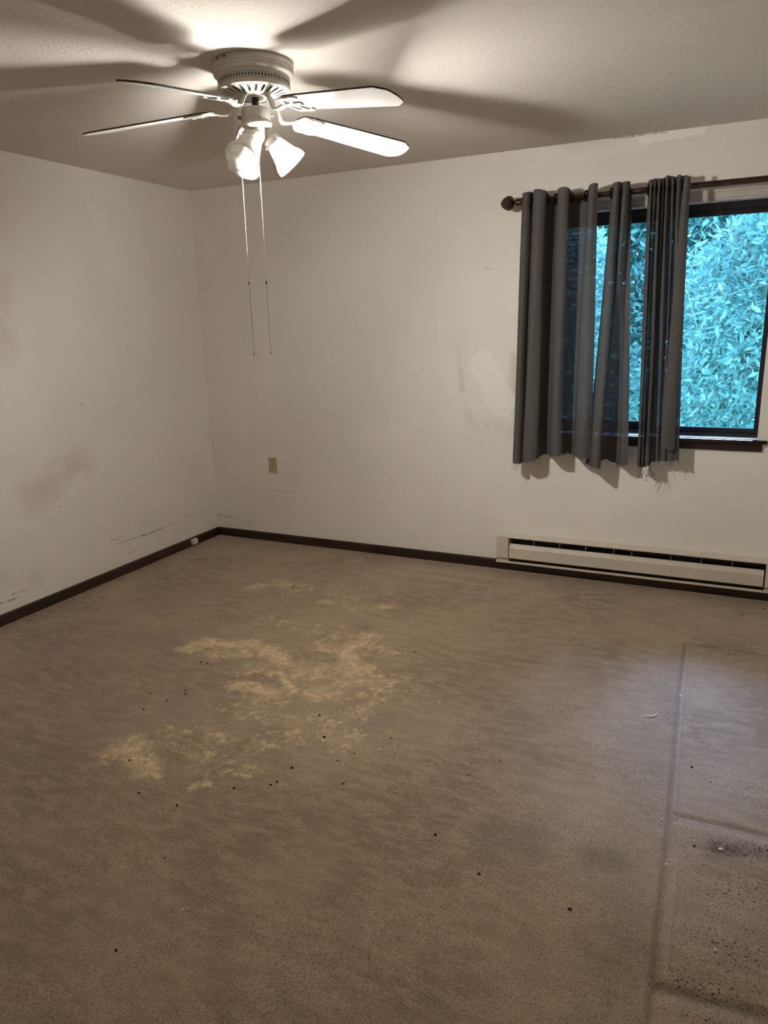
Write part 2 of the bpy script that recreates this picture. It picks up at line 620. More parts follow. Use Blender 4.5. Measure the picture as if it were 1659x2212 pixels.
mat_leaf = leaf_mat('fresh_green_leaf', (0.10, 0.27, 0.23), (0.40, 0.58, 0.47))
mat_leaf_b = leaf_mat('bright_green_leaf', (0.12, 0.30, 0.25), (0.44, 0.61, 0.50))

# ------------------------------------------------------------------ the room shell
H = 2.44
XR, YF = 4.35, -5.0          # far right wall and the wall behind the camera
WX0, WX1, WZ0, WZ1 = 2.50, 3.615, 0.885, 2.088

# floor: fine near the picture, one row out to the walls
xs = np.unique(np.concatenate([np.arange(0, 3.3, 0.012), np.arange(3.3, 3.53, 0.004), np.arange(3.534, 3.9, 0.012), [4.0, 4.2, XR]]).round(4))
ys = np.unique(np.concatenate([np.arange(-3.7, 0.0, 0.012), np.arange(-.83, -.72, .004), np.arange(-2.2, -2.08, .004), np.arange(-2.86, -2.74, .004), [0.0, -3.9, -4.4, YF]]).round(4))
GX, GY = np.meshgrid(xs, ys)
gx, gy = GX.ravel(), GY.ravel()

def capsule_field(segs):
    f = np.zeros_like(gx)
    for pts, w, amp in segs:
        for (ax, ay), (bx, by) in zip(pts, pts[1:]):
            dx, dy = bx - ax, by - ay
            L2 = max(dx * dx + dy * dy, 1e-9)
            tt = np.clip(((gx - ax) * dx + (gy - ay) * dy) / L2, 0, 1)
            d = np.hypot(gx - ax - tt * dx, gy - ay - tt * dy)
            k = np.clip(1 - d / w, 0, 1)
            f = np.maximum(f, amp * k * k * (3 - 2 * k))
    return f

bleach = capsule_field([
    ([(1.131, -1.713), (1.164, -1.629), (1.321, -1.607), (1.405, -1.549), (1.57, -1.608), (1.677, -1.683)], .12, 1.0),
    ([(1.30, -1.72), (1.443, -1.66)], .13, .9), ([(1.677, -1.683), (1.71, -1.761), (1.855, -1.891)], .06, .95),
    ([(1.605, -1.926), (1.685, -1.925), (1.792, -1.94)], .11, .95), ([(1.691, -2.004), (1.771, -2.014)], .08, .7),
    ([(1.761, -1.445), (1.884, -1.48), (1.886, -1.365), (1.924, -1.26)], .13, .85), ([(1.869, -1.43), (2.016, -1.635), (2.054, -1.569)], .12, .9),
    ([(1.931, -1.881), (1.984, -1.792), (2.015, -1.742)], .10, .8), ([(1.98, -1.905), (2.061, -1.805)], .09, .8),
    ([(1.487, -2.559), (1.501, -2.478), (1.617, -2.563), (1.698, -2.598)], .12, 1.0),
    ([(.891, -.895), (1.031, -.752), (1.218, -.784)], .17, .56), ([(1.464, -.93), (1.676, -.937), (1.819, -.828)], .10, .6), ([(1.45, -.80), (1.62, -.80)], .08, .45),
    ([(2.155, -2.165), (2.172, -2.085), (2.226, -1.866)], .11, .62), ([(1.908, -2.614), (1.939, -2.578)], .05, .8),
    ([(2.116, -1.737), (2.259, -1.608)], .12, .62), ([(2.321, -1.596), (2.39, -1.558)], .06, .55),
    ([(1.962, -2.35), (2.086, -2.084)], .13, .5), ([(1.70, -2.40), (1.856, -2.461), (1.979, -2.486)], .12, .5),
    ([(1.30, -1.25), (1.75, -1.25)], .20, .42), ([(1.6, -1.75), (2.2, -1.70)], .32, .58), ([(1.75, -2.1), (2.2, -2.1)], .28, .55), ([(1.75, -1.35), (2.05, -1.35)], .2, .5), ([(1.6, -2.35), (2.0, -2.45)], .2, .5),
])
pink = capsule_field([([(.58, -1.95), (1.02, -1.77)], .55, 1), ([(.55, -1.5), (.6, -1.2)], .45, .8), ([(1.2, -2.3), (1.64, -2.03)], .35, .8),
                      ([(2.29, -1.96), (2.2, -2.0)], .22, .9), ([(1.9, -2.2), (2.1, -2.3)], .25, .5)])
dirt = capsule_field([([(3.56, -2.221), (3.80, -2.19)], .10, 1.0), ([(3.60, -2.40), (3.80, -2.38)], .22, .85), ([(3.60, -2.60), (3.8, -2.60)], .22, .85), ([(3.62, -2.85), (3.8, -2.85)], .2, .8),
                      ([(3.50, -2.755), (3.60, -2.76)], .09, .9), ([(3.52, -2.3), (3.55, -2.5)], .12, .6)])
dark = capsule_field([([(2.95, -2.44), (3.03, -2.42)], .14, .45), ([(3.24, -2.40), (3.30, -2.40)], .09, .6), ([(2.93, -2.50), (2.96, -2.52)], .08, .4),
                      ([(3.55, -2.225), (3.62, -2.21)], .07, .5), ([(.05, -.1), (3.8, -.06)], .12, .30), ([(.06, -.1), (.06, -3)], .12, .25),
                      ([(3.372, -.75), (3.382, -1.3)], .018, .6), ([(3.382, -1.3), (3.416, -2.15), (3.44, -3.0)], .02, .5), ([(3.33, -.9), (3.36, -2.1)], .07, .18), ([(3.30, -1.6), (3.35, -3.0)], .13, .22),
                      ([(3.44, -2.79), (3.80, -2.755)], .03, .85), ([(3.4, -.74), (3.8, -.745)], .02, .5), ([(3.42, -2.11), (3.8, -2.10)], .022, .55),
                      ([(1.45, -.23), (2.3, -.25)], .04, .3), ([(1.5, -.36), (2.1, -.45)], .03, .25)])
rust = capsule_field([([(3.56, -2.22), (3.60, -2.215)], .045, .9), ([(3.64, -2.20), (3.72, -2.19)], .045, .5)])
worn_lit = capsule_field([([(3.388, -.77), (3.398, -1.3), (3.432, -2.14)], .012, 1.0), ([(3.455, -2.19), (3.465, -2.8)], .007, .7),  # pale wear; seam ridges also painted pale as if catching light
                      ([(3.44, -2.165), (3.85, -2.15)], .05, .7), ([(3.39, -.765), (3.8, -.785)], .010, .6), ([(3.47, -2.83), (3.85, -2.80)], .03, .8),
                      ([(3.48, -1.0), (3.7, -1.3), (3.6, -1.9)], .35, .35), ([(1.5, -.12), (2.2, -.16)], .07, .4),
                      ([(.36, -.30), (.48, -.16), (.60, -.12)], .013, 1.2), ([(.30, -.42), (.36, -.30)], .012, 1.0), ([(.23, -.30), (.25, -.36)], .02, .5),
                      ([(1.60, -.30), (2.25, -.33), (2.32, -.50), (2.14, -.44)], .03, .8), ([(1.75, -.42), (2.2, -.46)], .025, .7), ([(1.28, -.10), (1.40, -.42)], .018, .6), ([(1.5, -.22), (2.1, -.26)], .02, .6)])
hgt = capsule_field([([(3.388, -.77), (3.398, -1.3), (3.432, -2.14)], .012, .006), ([(3.455, -2.19), (3.465, -2.8)], .009, .004),
                     ([(3.44, -2.165), (3.85, -2.15)], .035, .004), ([(3.39, -.765), (3.8, -.785)], .012, .005), ([(3.47, -2.83), (3.85, -2.80)], .03, .005),
                     ([(1.60, -.30), (2.25, -.33), (2.32, -.50), (2.14, -.44)], .03, .003), ([(1.5, -.12), (2.2, -.16)], .05, .003),
                     ([(.30, -.42), (.36, -.30), (.48, -.16), (.60, -.12)], .02, .003)])
hgt -= capsule_field([([(3.368, -.75), (3.378, -1.3), (3.418, -2.15), (3.445, -3.0)], .012, .005), ([(3.42, -2.11), (3.8, -2.10)], .02, .005),
                      ([(3.44, -2.79), (3.80, -2.755)], .025, .006), ([(3.4, -.745), (3.8, -.75)], .02, .004),
                      ([(1.45, -.23), (2.3, -.25)], .03, .003), ([(1.5, -.36), (2.1, -.45)], .03, .003)])
# slow unevenness of the old padding
rs = np.random.RandomState(3)
for _ in range(26):
    k = rs.uniform(2, 9, 2) * rs.choice([-1, 1], 2)
    hgt += 0.0009 * np.sin(k[0] * gx + k[1] * gy + rs.uniform(0, 6.28)) / 2
hgt -= hgt.max() - 0.001
hgt *= np.clip(np.minimum(np.minimum(gx, XR - gx), np.minimum(-gy, gy - YF)) / 0.06, 0, 1)
ny_, nx_ = GX.shape
idx = np.arange(nx_ * ny_).reshape(ny_, nx_)
quads = np.stack([idx[:-1, :-1], idx[:-1, 1:], idx[1:, 1:], idx[1:, :-1]], -1).reshape(-1, 4)

def grid_mesh(name, co, quads):
    me = bpy.data.meshes.new(name)
    me.vertices.add(len(co))
    me.vertices.foreach_set('co', np.asarray(co, np.float32).ravel())
    k = quads.shape[1]
    me.loops.add(quads.size)
    me.loops.foreach_set('vertex_index', quads.astype(np.int32).ravel())
    me.polygons.add(len(quads))
    me.polygons.foreach_set('loop_start', np.arange(0, quads.size, k, dtype=np.int32))
    me.update(calc_edges=True)
    me.validate()
    return me

me = grid_mesh('floor', np.stack([gx, gy, hgt], -1), quads)
for nm, f in (('bleach', bleach), ('pink', pink), ('dirt', dirt), ('dark', dark), ('rust', rust), ('worn_lit', worn_lit)):
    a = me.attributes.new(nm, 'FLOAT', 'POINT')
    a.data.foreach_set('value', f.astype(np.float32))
me.polygons.foreach_set('use_smooth', np.ones(len(me.polygons), bool))
me.materials.append(mat_carpet)
fl = bpy.data.objects.new('floor', me)
C.objects.link(fl)
struct(fl, 'Worn beige carpet with yellowish bleach stains', 'carpet')

b = bm_new(); box(b, (0, YF, H), (XR, 0, H + .12))
struct(obj('ceiling', b, mat_ceiling))
b = bm_new(); box(b, (-.12, YF - .12, -.06), (0, .16, H + .12))
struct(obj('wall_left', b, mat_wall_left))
b = bm_new(); box(b, (XR, YF - .12, -.06), (XR + .12, .16, H + .12))
struct(obj('wall_right', b, mat_wall_plain))
b = bm_new(); box(b, (0, YF - .12, -.06), (XR, YF, H + .12))
struct(obj('wall_rear', b, mat_wall_plain))
b = bm_new()                                             # window wall as one skin round the opening
xs_ = [0, WX0, WX1, XR]
zs_ = [-.06, WZ0, WZ1, H]
gr = {}
for yy in (0.0, 0.16):
    for i, x in enumerate(xs_):
        for k, z in enumerate(zs_):
            gr[(yy, i, k)] = b.verts.new((x, yy, z))
for yy in (0.0, 0.16):
    for i in range(3):
        for k in range(3):
            if (i, k) != (1, 1):
                b.faces.new((gr[(yy, i, k)], gr[(yy, i + 1, k)], gr[(yy, i + 1, k + 1)], gr[(yy, i, k + 1)]))
for (i, k), (j, l) in (((1, 1), (2, 1)), ((2, 1), (2, 2)), ((2, 2), (1, 2)), ((1, 2), (1, 1))):
    b.faces.new((gr[(0.0, i, k)], gr[(0.0, j, l)], gr[(0.16, j, l)], gr[(0.16, i, k)]))
struct(obj('wall_back', b, mat_wall_back))

def baseboard(name, mat, a, b_, along):
    bm = bm_new()
    prof = [(0, .0), (.012, .0), (.012, .050), (.0105, .057), (.006, .061), (0, .061)]
    if along == 'x':
        prism_x(bm, [(-y, z) for y, z in prof], a, b_)
    else:
        prism_x(bm, [(y, z) for y, z in prof], a, b_)
        bmesh.ops.transform(bm, matrix=Matrix(((0, 1, 0, 0), (1, 0, 0, 0), (0, 0, 1, 0), (0, 0, 0, 1))), verts=bm.verts)
    return struct(obj(name, bm, mat))
baseboard('baseboard_back', mat_base_x, .012, XR, 'x')
baseboard('baseboard_left', mat_base_y, YF, 0, 'y')
br = baseboard('baseboard_right', mat_base_y, YF, 0, 'y')
br.scale = (-1, 1, 1)
br.location = (XR, 0, 0)

# ------------------------------------------------------------------ window
win = bpy.data.objects.new('window_1', None)
C.objects.link(win)
win.location = (0, 0, 0)
struct(win, 'black framed sliding window behind the grey curtains', 'window')
b = bm_new()
box(b, (WX0, .072, WZ0), (WX0 + .02, .16, WZ1)); box(b, (WX1 - .018, .072, WZ0), (WX1, .16, WZ1))
box(b, (WX0 + .02, .072, WZ1 - .034), (WX1 - .018, .16, WZ1)); box(b, (WX0 + .02, .072, WZ0), (WX1 - .018, .16, WZ0 + .012))
box(b, (WX0 + .02, .078, WZ0 + .012), (WX1 - .018, .088, WZ0 + .020))
obj('frame', b, mat_frame, win)
def sash(x0, x1, y0, z0, z1, wl_, wr):
    b = bm_new()
    box(b, (x0, y0, z0), (x0 + wl_, y0 + .022, z1)); box(b, (x1 - wr, y0, z0), (x1, y0 + .022, z1))
    hb = .930 - z0 + (.016 if y0 > .1 else 0)
    box(b, (x0 + wl_, y0, z0), (x1 - wr, y0 + .022, z0 + hb)); box(b, (x0 + wl_, y0, z1 - .030), (x1 - wr, y0 + .022, z1))
    s = obj('sash', b, mat_frame, win)
    b = bm_new()
    box(b, (x0 + wl_ - .004, y0 + .009, z0 + .022), (x1 - wr + .004, y0 + .013, z1 - .021))
    obj('glass_pane', b, mat_glass, s)
sash(3.04, WX1 - .012, .090, .898, 2.056, .045, .010)
sash(WX0 + .012, 3.09, .124, .8975, 2.0555, .03, .045)
b = bm_new(); box(b, (2.455, -.030, .8655), (3.662, .0, .884)); box(b, (WX0 + .001, 0, .870), (WX1 - .001, .074, .884)); bevel_all(b, .003)
obj('sill', b, mat_sill, win)
b = bm_new(); box(b, (2.48, -.012, .823), (3.640, 0.0, .8655)); bevel_all(b, .002)
obj('apron', b, mat_base_x, win)
b = bm_new()
box(b, (2.46, -.010, 2.098), (3.70, 0, 2.128)); box(b, (2.46, -.014, 2.128), (3.70, 0, 2.140)); bevel_all(b, .002)
struct(obj('trim_1', b, mat_trim))
b = bm_new()
box(b, (WX0 - .03, -.005, 2.0885), (WX1 + .03, .0, 2.098)); bevel_all(b, .002)
struct(obj('trim_2', b, mat_trim))

# ------------------------------------------------------------------ ceiling fan
FX, FY = 1.846, -1.871
fan = thing('ceiling_fan', 'white five-bladed ceiling fan with one lit glass shade, mounted flush on the ceiling', 'ceiling fan', (FX, FY, H))
def Z(z): return z - H

b = bm_new()
lathe(b, [(.136, 0), (.1405, Z(2.437)), (.1415, Z(2.420)), (.1415, Z(2.4185)), (.1395, Z(2.4175)), (.1395, Z(2.4165)), (.1415, Z(2.4155)), (.142, Z(2.409)), (.140, Z(2.408)),
          (.140, Z(2.407)), (.1425, Z(2.404)), (.1405, Z(2.398)), (.134, Z(2.3935)), (.128, Z(2.3915)), (.10, Z(2.3915))], 72)
can = obj('canopy', b, mat_fan_dull, fan)
for az in (-113, -98):
    b = bm_new()
    a = R(az)
    m = Matrix.Translation((.1412 * math.cos(a), .1412 * math.sin(a), Z(2.431))) @ Matrix.Rotation(a, 4, 'Z') @ Matrix.Rotation(PI / 2, 4, 'Y')
    lathe(b, [(.0001, -.002), (.0042, -.002), (.0042, .0012), (.0001, .0018)], 12, m)
    obj('screw', b, mat_cavity, can)

# pierced motor band: every cell of the lattice has an oval hole
b = bm_new()
def cell(bm, P, u0, u1, v0, v1, ru, rv, n=12, sq=1.0):
    uc, vc = (u0 + u1) / 2, (v0 + v1) / 2
    ho, hi = [], []
    for i in range(n):
        a = 2 * PI * (i + .5) / n
        c, s = math.cos(a), math.sin(a)
        k = 1 / max(abs(c), abs(s))
        ho.append(bm.verts.new(P(uc + c * k * (u1 - u0) / 2, vc + s * k * (v1 - v0) / 2)))
        cs = math.copysign(abs(c) ** sq, c)
        ss = math.copysign(abs(s) ** sq, s)
        hi.append(bm.verts.new(P(uc + cs * ru, vc + ss * rv)))
    for i in range(n):
        j = (i + 1) % n
        bm.faces.new((ho[i], ho[j], hi[j], hi[i]))
rb = .1283
cyl = lambda u, v: (rb * math.cos(u), rb * math.sin(u), v)
lathe(b, [(rb, Z(2.3915)), (rb, Z(2.3845))], 96)
lathe(b, [(rb, Z(2.3605)), (rb, Z(2.3495)), (.1265, Z(2.3475)), (.122, Z(2.3465))], 96)
NC = 72
du = 2 * PI / NC
for i in range(NC):
    cell(b, cyl, i * du, (i + 1) * du, Z(2.3660), Z(2.3790), du * .33, .0062)
    cell(b, cyl, (i + .5) * du, (i + 1.5) * du, Z(2.3790), Z(2.3845), du * .22, .0016, 8)
    cell(b, cyl, (i + .5) * du, (i + 1.5) * du, Z(2.3605), Z(2.3660), du * .22, .0016, 8)
obj('motor_band', b, mat_fan_dull, fan, fix=False)
b = bm_new()
lathe(b, [(.12, Z(2.391)), (.1225, Z(2.385)), (.1225, Z(2.352)), (.10, Z(2.349)), (.062, Z(2.338)), (.03, Z(2.338))], 48)
obj('motor', b, mat_motor, fan)
b = bm_new()
def cone(u, v):
    s = (v - .062) / (.1235 - .062)
    r = v
    return (r * math.cos(u), r * math.sin(u), Z(2.3285) + (2.3465 - 2.3285) * min(1, s * 1.12) ** .8 if s > 0 else Z(2.3285))
NS = 24
ds = 2 * PI / NS
for i in range(NS):
    cell(b, cone, i * ds, (i + 1) * ds, .062, .1235, ds * .21, .021, 16, .75)
for f in b.faces: f.smooth = False
obj('vent_plate', b, mat_white, fan, fix=False)
b = bm_new()
lathe(b, [(.0600, Z(2.345)), (.0605, Z(2.337)), (.056, Z(2.335)), (.056, Z(2.331)), (.040, Z(2.330)), (.01, Z(2.330))], 40)
obj('flywheel', b, mat_white, fan)
b = bm_new(); lathe(b, [(.0125, Z(2.332)), (.0125, Z(2.294))], 20, closed=True)
obj('shaft', b, mat_black, fan)

PITCH = math.tan(R(11.5))
def make_blade(az, zr, sag):
    fz = lambda x, y: -y * PITCH - sag * (x - .17)
    Mz = Matrix.Rotation(R(az), 4, 'Z')
    b = bm_new()
    zb = Z(zr)
    pts = catmull([(.046, 0, Z(2.3285)), (.064, 0, Z(2.325)), (.081, 0, Z(2.308)), (.098, 0, zb - .008), (.122, 0, zb - .013), (.150, 0, zb - .008), (.172, 0, zb - .0085)], 5)
    strip(b, pts, np.linspace(.016, .0115, len(pts)), .0055)
    z0, z1 = zb - .0088, zb - .0032
    fz2 = lambda x, y: -y * PITCH * min(1, max(0, (x - .14) / .03)) - sag * (x - .17)
    for s in (-1, 1):
        ribbon(b, [tuple(p) for p in catmull([(.160, s * .008), (.167, s * .030), (.184, s * .045), (.208, s * .043), (.232, s * .047), (.252, s * .040)], 5)], .0065, z0, z1, fz2)
        ribbon(b, [tuple(p) for p in catmull([(.185, s * .004), (.205, s * .020), (.218, s * .042)], 4)], .0045, z0, z1, fz2)
    ribbon(b, [(.155, 0), (.18, 0), (.21, 0), (.236, 0)], .010, z0, z1, fz2)
    ribbon(b, [(.160, -.020), (.160, 0), (.160, .020)], .008, z0, z1, fz2)
    bmesh.ops.transform(b, matrix=Mz, verts=b.verts)
    iron = obj('blade_iron', b, mat_white, fan)
    b = bm_new()
    out = []
    for k in range(9):                                   # rounded root
        a = PI / 2 + PI * k / 8
        out.append((.200 + .042 * math.cos(a), .051 * math.sin(a)))
    out += [(.40, -.059), (.596, -.066), (.606, -.0655), (.628, -.050), (.640, -.043), (.646, -.028), (.650, 0), (.646, .028), (.640, .043), (.628, .050), (.606, .0655), (.596, .066), (.40, .059)]
    prism_z(b, out, zb - .003, zb + .003, 1, 0, fz)
    bmesh.ops.transform(b, matrix=Mz, verts=b.verts)
    obj('blade', b, [mat_blade, mat_dust], fan)
    for (x, y) in ((.208, .030), (.208, -.030), (.232, 0)):
        b = bm_new()
        sphere(b, Mz @ Vector((x, y, z0 - .001 + fz(x, y))), .0038, 1, (1, 1, .5))
        obj('screw', b, mat_white, iron)
for az, zr, sag in ((-14, 2.284, .143), (58, 2.270, .122), (130, 2.285, .125), (200, 2.290, .103), (270, 2.291, .135)):
    make_blade(az, zr, sag)

b = bm_new()
lathe(b, [(.0135, Z(2.2985)), (.040, Z(2.2975)), (.049, Z(2.294)), (.0525, Z(2.286)), (.0525, Z(2.249))], 48)
sw = obj('switch_housing', b, mat_fan_dull, fan)
b = bm_new()
lathe(b, [(.0525, Z(2.249)), (.0555, Z(2.2485)), (.056, Z(2.242)), (.0545, Z(2.238)), (.048, Z(2.231)), (.038, Z(2.2285))], 48)
obj('trim_ring', b, mat_white, sw)
b = bm_new()
lathe(b, [(.036, Z(2.2285)), (.0355, Z(2.226)), (.0355, Z(2.204)), (.033, Z(2.196)), (.026, Z(2.188)), (.012, Z(2.184)), (.0005, Z(2.183))], 40)
fit = obj('light_fitter', b, mat_fan_dull, fan)
for az, r_, z in ((-45, .0527, 2.255), (22, .0527, 2.262), (-50, .0357, 2.216), (-62, .0357, 2.206)):
    b = bm_new()
    a = R(az)
    sphere(b, (r_ * math.cos(a), r_ * math.sin(a), Z(z)), .0028, 1)
    obj('screw', b, mat_cavity, fit)
b = bm_new()
a = R(30)
m = Matrix.Translation((.0525 * math.cos(a), .0525 * math.sin(a), Z(2.272))) @ Matrix.Rotation(a, 4, 'Z') @ Matrix.Rotation(PI / 2, 4, 'Y')
lathe(b, [(.0045, -.001), (.0045, .006), (.003, .009), (.0001, .009)], 12, m)
obj('reverse_switch', b, mat_white, sw)
b = bm_new()
a = R(207)
m = Matrix.Rotation(a, 4, 'Z')
box(b, (.050, -.005, Z(2.262)), (.0665, .005, Z(2.272)), mat=m)
brk = obj('chain_bracket', b, mat_brass, sw)

TILT = R(41)
def make_shade(az, lit):
    a = R(az)
    d = Vector((math.cos(a) * math.sin(TILT), math.sin(a) * math.sin(TILT), -math.cos(TILT)))
    p0 = Vector((math.cos(a) * .045, math.sin(a) * .045, Z(2.199)))
    q = Vector((0, 0, 1)).rotation_difference(d).to_matrix().to_4x4()
    M = Matrix.Translation(p0) @ q
    b = bm_new()
    tube(b, [Vector((math.cos(a) * .022, math.sin(a) * .022, Z(2.213))), Vector((math.cos(a) * .034, math.sin(a) * .034, Z(2.209))), p0 + d * .004], .0125, 16)
    lathe(b, [(.010, -.006), (.018, -.004), (.0295, .002), (.0305, .006), (.0305, .022), (.0315, .024), (.0295, .0245), (.0285, .006), (.012, .002)], 40, M)
    hold = obj('lamp_holder', b, mat_white, fan)
    for k in range(3):
        b = bm_new()
        aa = 2 * PI * k / 3 + .6
        mm = M @ Matrix.Rotation(aa, 4, 'Z') @ Matrix.Translation((.0295, 0, .017)) @ Matrix.Rotation(PI / 2, 4, 'Y')
        lathe(b, [(.0015, 0), (.0015, .004), (.0035, .004), (.0035, .0075), (.0001, .0075)], 10, mm)
        obj('thumbscrew', b, mat_white, hold)
    b = bm_new()
    prof = [(.0268, .004), (.0285, .022), (.0335, .038), (.0385, .055), (.0430, .070), (.0468, .081), (.0520, .089), (.0562, .098), (.0588, .109), (.0592, .117)]
    loop = [tuple(p) for p in catmull(prof, 3)] + [(.0586, .1185), (.0575, .1180), (.0570, .1165)]
    lathe(b, loop, 56, M)
    g = obj('glass_shade', b, mat_opal_lit if lit else mat_opal, fan)
    if lit:
        g['label'] = 'glowing white glass shade'
    if az == -86:
        return                                           # no bulb shows in this shade
    b = bm_new()
    lathe(b, [(.0120, .000), (.0125, .030), (.0150, .036), (.0190, .046), (.0218, .058), (.0220, .068), (.0195, .079), (.0135, .087), (.006, .0905), (.0003, .091)], 28, M)
    obj('bulb', b, mat_bulb_on if lit else mat_bulb_off, hold)
make_shade(-86, False)
make_shade(34, True)
make_shade(154, False)

def pull_chain(top, length, split):
    b = bm_new()
    n = int(length / .0042)
    for i in range(n):
        z = -i * .0042
        if abs(i - split) < 3:
            continue
        sphere(b, (top[0] + .0012 * math.sin(i * .03), top[1], top[2] + z), .0015 if i < n * .62 else .0012, 1)
    tube(b, [(top[0], top[1], top[2]), (top[0], top[1], top[2] - length)], .0006, 5)
    ch = obj('pull_chain', b, mat_chain, fan)
    b = bm_new()
    zc = top[2] - split * .0042
    m = Matrix.Translation((top[0] + .0012 * math.sin(split * .03), top[1], zc))
    lathe(b, [(.0008, .006), (.0027, .004), (.003, -.004), (.0026, -.007), (.0008, -.008)], 10, m)
    obj('chain_connector', b, mat_cavity, ch)
    b = bm_new()
    m = Matrix.Translation((top[0], top[1], top[2] - length))
    lathe(b, [(.0006, .006), (.0019, .004), (.0019, -.003), (.0006, -.004)], 8, m)
    obj('chain_end', b, mat_brass, ch)
pull_chain((-.0555, -.0345, Z(2.262)), 2.262 - 1.432, 134)
pull_chain((.018, -.028, Z(2.20)), 2.20 - 1.435, 120)

# ------------------------------------------------------------------ curtain rod
RY, RZ = -.100, 2.1545
rod = thing('curtain_rod', 'dark bronze curtain rod with ribbed finial above the window', 'curtain rod', (3.1, -.1, RZ))
def rx(x): return x - 3.1
b = bm_new()
Mx = Matrix.Rotation(PI / 2, 4, 'Y')
lathe(b, [(.0150, rx(2.345)), (.0150, rx(2.955)), (.0165, rx(2.957)), (.0165, rx(2.972)), (.0150, rx(2.974)), (.0150, rx(4.02))], 28, Mx, closed=True)
obj('pole', b, mat_bronze, rod)
for x, s in ((2.345, -1), (4.02, 1)):
    b = bm_new()
    prof = [(.0001, .119), (.005, .1175), (.013, .113), (.024, .103), (.0325, .090), (.0375, .076), (.0375, .064), (.032, .052), (.022, .0455), (.012, .042), (.0085, .040)]
    M = Matrix.Translation((rx(x), 0, 0)) @ Matrix.Rotation(s * PI / 2, 4, 'Y')
    lathe(b, [tuple(p) for p in catmull(prof, 3)], 96, M, rib=24, ribd=.06)
    f = obj('finial', b, mat_bronze, rod)
    b = bm_new()
    lathe(b, [(.0085, .040), (.0130, .0385), (.0130, .036), (.0105, .034), (.0145, .031), (.0195, .029), (.0205, .024), (.0205, .004), (.0195, .0), (.0225, -.001), (.0225, -.006), (.0150, -.007)], 32, M)
    obj('collar', b, mat_bronze, f)
for x in (2.365, 3.86):
    b = bm_new()
    box(b, (rx(x) - .012, .090, -.04), (rx(x) + .012, .10, .04))
    tube(b, [(rx(x), .092, -.02), (rx(x), .05, -.024), (rx(x), .0, -.019)], .006, 10)
    tube(b, [(rx(x), .021 * math.cos(k), .021 * math.sin(k)) for k in np.linspace(-PI * .95, .1, 9)], .0045, 8)
    obj('bracket', b, mat_bronze, rod)

# ------------------------------------------------------------------ curtains
PA = [(2.366, -.065, 2.203, 2.343, -.065, .703), (2.352, -.100, 2.194, 2.322, -.100, .709), (2.360, -.132, 2.195, 2.334, -.132, .710), (2.384, -.145, 2.196, 2.359, -.145, .711),
      (2.399, -.118, 2.200, 2.372, -.118, .706), (2.399, -.070, 2.203, 2.370, -.070, .702), (2.411, -.108, 2.206, 2.379, -.108, .714), (2.426, -.142, 2.206, 2.397, -.142, .719),
      (2.456, -.156, 2.203, 2.434, -.156, .730), (2.484, -.138, 2.195, 2.472, -.138, .742), (2.486, -.095, 2.187, 2.476, -.095, .747), (2.490, -.050, 2.181, 2.484, -.048, .752),
      (2.512, -.036, 2.181, 2.510, -.036, .756), (2.535, -.075, 2.190, 2.532, -.075, .760), (2.548, -.125, 2.198, 2.548, -.125, .763), (2.577, -.153, 2.203, 2.584, -.153, .771),
      (2.605, -.135, 2.198, 2.615, -.135, .773), (2.608, -.090, 2.190, 2.616, -.090, .771), (2.618, -.048, 2.184, 2.622, -.045, .768), (2.652, -.034, 2.184, 2.648, -.034, .767),
      (2.690, -.062, 2.190, 2.672, -.062, .769), (2.707, -.118, 2.200, 2.688, -.118, .771), (2.732, -.150, 2.206, 2.736, -.150, .768), (2.755, -.128, 2.206, 2.780, -.128, .759)]
PB = [(2.816, -.055, 2.189, 2.738, -.045, .722), (2.828, -.105, 2.196, 2.758, -.090, .720), (2.838, -.142, 2.199, 2.785, -.142, .719), (2.856, -.155, 2.200, 2.808, -.170, .718),
      (2.869, -.130, 2.202, 2.834, -.158, .711), (2.868, -.085, 2.202, 2.832, -.100, .722), (2.877, -.120, 2.201, 2.826, -.050, .738), (2.896, -.155, 2.198, 2.846, -.028, .744),
      (2.914, -.130, 2.199, 2.884, -.024, .729), (2.908, -.080, 2.190, 2.918, -.040, .721), (2.896, -.062, 2.182, 2.932, -.085, .724), (2.904, -.078, 2.174, 2.950, -.112, .728), (2.919, -.085, 2.170, 2.980, -.112, .732)]
PC = [(2.998, -.085, 2.202, 3.026, -.085, .724), (3.018, -.145, 2.197, 3.042, -.140, .733), (3.023, -.110, 2.200, 3.049, -.110, .725), (3.036, -.145, 2.200, 3.060, -.140, .729),
      (3.043, -.110, 2.202, 3.065, -.105, .725), (3.058, -.145, 2.198, 3.084, -.145, .739), (3.064, -.100, 2.202, 3.095, -.095, .738), (3.075, -.140, 2.199, 3.104, -.100, .755),
      (3.080, -.110, 2.205, 3.115, -.085, .756), (3.094, -.150, 2.208, 3.130, -.100, .762), (3.104, -.110, 2.209, 3.145, -.080, .759), (3.120, -.145, 2.202, 3.166, -.100, .764),
      (3.130, -.110, 2.202, 3.184, -.085, .762), (3.148, -.150, 2.205, 3.204, -.105, .767), (3.162, -.100, 2.205, 3.218, -.100, .767), (3.177, -.110, 2.204, 3.230, -.110, .772),
      (3.195, -.085, 2.197, 3.241, -.100, .775)]
PF = [(3.176, -.155, 2.199, 3.146, -.135, .860), (3.190, -.163, 2.195, 3.179, -.140, .835), (3.203, -.150, 2.187, 3.216, -.130, .833)]

